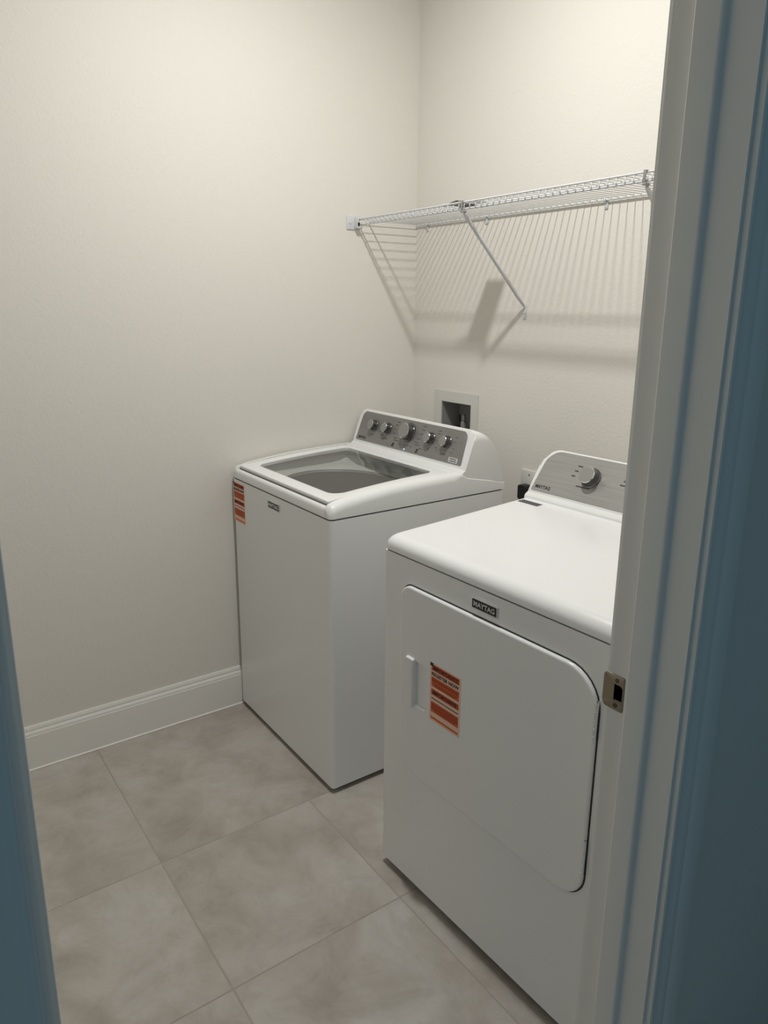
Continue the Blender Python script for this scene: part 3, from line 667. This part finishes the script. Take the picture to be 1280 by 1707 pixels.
def strut(xf, xb):
    t = empty('shelf_support_brace', (xb, 0, 1.49))
    bm = bmesh.new()
    a = Vector((xf-xb, -SD+0.006, SZ-0.030-1.49)); b = Vector((0, -0.006, 0.008)); d = (b-a)
    # flattened tube (U channel): elongated section
    u = Vector((1, 0, 0)); v = d.normalized().cross(u).normalized()
    L = []
    for f, wu, wv in ((0, .0060, .0022), (0.05, .0068, .005), (0.12, .0068, .0062), (0.90, .0068, .0062), (0.96, .007, .004), (1, .0070, .0018)):
        p = a+d*f; L.append([p+u*wu*math.cos(2*math.pi*k/12)+v*wv*math.sin(2*math.pi*k/12) for k in range(12)])
    ring_sheet(bm, L, True, True)
    obj('brace_tube', bm, M['wire'], t, smooth=50)
    bm = bmesh.new(); box(bm, -0.0075, 0.0075, -0.0025, -0.0003, -0.034, 0.014, 0.0008); obj('foot_plate', bm, M['wire'], t, smooth=40)
    bm = bmesh.new(); lathe(bm, [(0.004, 0), (0.004, 0.001), (0.0015, 0.002)], (0, -0.0025, -0.014), (0, -1, 0), 12); obj('screw', bm, M['zinc'], t, smooth=40)
    # hook that wraps the front lip
    ax = xf-xb
    bm = bmesh.new(); box(bm, ax-0.004, ax+0.004, -SD-0.0072, -SD-0.0046, SZ-1.49-0.022, SZ-1.49+0.0065, 0.0008)
    box(bm, ax-0.004, ax+0.004, -SD-0.0072, -SD+0.010, SZ-1.49+0.0052, SZ-1.49+0.0068, 0.0006)
    box(bm, ax-0.005, ax+0.005, -SD-0.0072, -SD+0.012, SZ-1.49-0.028, SZ-1.49-0.0225, 0.0008)
    obj('lip_hook', bm, M['knobface'], t, smooth=40)
    return t
tag(strut(0.588, 0.600), 'white diagonal shelf brace with its foot above the washer', 'brace')
tag(strut(1.238, 1.250), 'white diagonal shelf brace beside the door frame', 'brace')
for i, (x, lab) in enumerate(((0.070, 'small white wall clip of the shelf nearest the room corner'), (0.396, 'small white wall clip of the shelf behind the diagonal brace'), (0.905, 'small white wall clip of the shelf nearest the door frame'))):
    t = empty('shelf_wall_clip', (x, 0, SZ-0.0035)); tag(t, lab, 'clip', 'clips holding the back of the shelf')
    bm = bmesh.new(); box(bm, -0.006, 0.006, -0.0045, -0.0003, -0.024, 0.008, 0.0015); path_tube(bm, [(0, -0.003, -0.0055), (0, -0.009, -0.0058), (0, -0.0125, -0.003), (0, -0.0135, 0.001), (0, -0.011, 0.0045)], 0.0028, 8); obj('clip_body', bm, M['wire'], t, smooth=45)
    bm = bmesh.new(); lathe(bm, [(0.003, 0), (0.003, 0.0012), (0.001, 0.002)], (0, -0.0045, -0.017), (0, -1, 0), 10); obj('pin', bm, M['wire'], t, smooth=40)
# packet lying on the shelf
t = empty('hardware_packet', (0.551, -0.226, SZ+0.0013)); tag(t, 'small dark flat packet lying on the wire shelf above the brace', 'packet')
bm = bmesh.new(); NX, NY = 8, 10; g = []
for side in (0, 1):
    gg = []
    for i in range(NX+1):
        row = []
        for j in range(NY+1):
            u = i/NX; v = j/NY; x_ = -0.0385+0.077*u; y_ = -0.061+0.122*v
            e = max(0, min(1, min(u, 1-u)*6))*max(0, min(1, min(v, 1-v)*6))
            z_ = (0.0005 if side == 0 else 0.002+0.0125*e*(0.75+0.45*math.sin(5*u+1.2)*math.cos(3*v)))
            row.append(bm.verts.new((x_, y_, z_)))
        gg.append(row)
    g.append(gg)
for side in (0, 1):
    for i in range(NX):
        for j in range(NY): bm.faces.new((g[side][i][j], g[side][i+1][j], g[side][i+1][j+1], g[side][i][j+1]))
for i in range(NX): bm.faces.new((g[0][i][0], g[0][i+1][0], g[1][i+1][0], g[1][i][0])); bm.faces.new((g[0][i][NY], g[0][i+1][NY], g[1][i+1][NY], g[1][i][NY]))
for j in range(NY): bm.faces.new((g[0][0][j], g[0][0][j+1], g[1][0][j+1], g[1][0][j])); bm.faces.new((g[0][NX][j], g[0][NX][j+1], g[1][NX][j+1], g[1][NX][j]))
obj('bag', bm, M['black'], t, smooth=50)
bm = bmesh.new(); loop_prism(bm, [Vector((-0.0385, -0.0605, 0.0006)), Vector((-0.052, -0.060, 0.0012)), Vector((-0.066, -0.058, 0.0022)), Vector((-0.066, -0.058, 0.0030)), Vector((-0.052, -0.060, 0.0030)), Vector((-0.0385, -0.0605, 0.003))], Vector((0, 0.012, 0))); obj('bag_flap', bm, M['ink'], t)

# ------------------------------------------------------------------ washer outlet box in the wall
t = empty('washer_outlet_box', (0.267, 0.0, 1.045)); tag(t, 'white recessed washer supply box in the wall above the washer console', 'outlet box')
bm = bmesh.new(); holed_slab(bm, lambda u, v, d: Vector((u-0.267, d, v-1.045)), (0.137, 0.391), (0.915, 1.176), (BX[0], BX[1]), (BZ[0], BZ[1]), -0.004, -0.0004)
obj('faceplate', bm, M['plate'], t)
bm = bmesh.new(); x0, x1, z0, z1 = BX[0]-0.267+0.001, BX[1]-0.267-0.001, BZ[0]-1.045+0.001, BZ[1]-1.045-0.001; o_ = 0.0015
# open box: five walls
box(bm, x0, x0+o_, -0.0003, 0.09, z0, z1); box(bm, x1-o_, x1, -0.0003, 0.09, z0, z1); box(bm, x0+o_, x1-o_, -0.0003, 0.09, z1-o_, z1); box(bm, x0+o_, x1-o_, -0.0003, 0.09, z0, z0+o_); box(bm, x0, x1, 0.09, 0.0915, z0, z1)
obj('recess', bm, M['boxshade'], t)
for xv, c in ((0.236, 'black'), (0.262, 'knobface')):
    bm = bmesh.new(); X_ = xv-0.267
    q = 0.62 if c == 'black' else 1.0; lathe(bm, [(0.010*q, -0.085), (0.010*q, -0.02), (0.0125*q, -0.018), (0.0125*q, 0.012), (0.008*q, 0.016), (0.008*q, 0.040), (0.004*q, 0.044)], (X_, 0.045, 0.0), (0, 0, 1), 16)
    for v in bm.verts: v.co.z += -0.003 if c != 'black' else -0.006
    obj('supply_valve', bm, M[c], t, smooth=40)
    
# dryer outlet with plug
t = empty('dryer_power_outlet', (0.674, 0.0, 0.885)); tag(t, 'white wall plate of the dryer power outlet between washer and dryer', 'outlet')
bm = bmesh.new(); L = rrect(-0.046, 0.050, -0.060, 0.057, 0.004, 3)
ring_sheet(bm, [[Vector((a, -0.0003, b)) for a, b in L], [Vector((a, -0.004, b)) for a, b in L], [Vector((a*0.95, -0.0065, b*0.95)) for a, b in L]], True, True); obj('cover_plate', bm, M['plate'], t, smooth=40)
bm = bmesh.new(); lathe(bm, [(0.003, 0), (0.003, 0.001), (0.001, 0.0015)], (-0.005, -0.0065, 0.040), (0, -1, 0), 10); obj('screw', bm, M['ink'], t, smooth=40)
t = empty('dryer_plug', (0.655, -0.007, 0.885)); tag(t, 'black power plug of the dryer pushed into the wall outlet', 'plug')
bm = bmesh.new(); L0 = rrect(-0.012, 0.026, -0.050, 0.006, 0.009, 4)
ring_sheet(bm, [[Vector((a, 0.0, b)) for a, b in L0], [Vector((a, -0.018, b)) for a, b in L0], [Vector((a*0.9, -0.028, b*0.92)) for a, b in L0]], True, True); obj('plug_body', bm, M['black'], t, smooth=40)
bm = bmesh.new(); path_tube(bm, [(0, -0.016, -0.046), (0, -0.018, -0.10), (0.015, -0.03, -0.22), (0.06, -0.05, -0.42), (0.16, -0.05, -0.60), (0.30, -0.05, -0.74), (0.42, -0.05, -0.80)], 0.0085, 10); obj('cord', bm, M['black'], t, smooth=50)
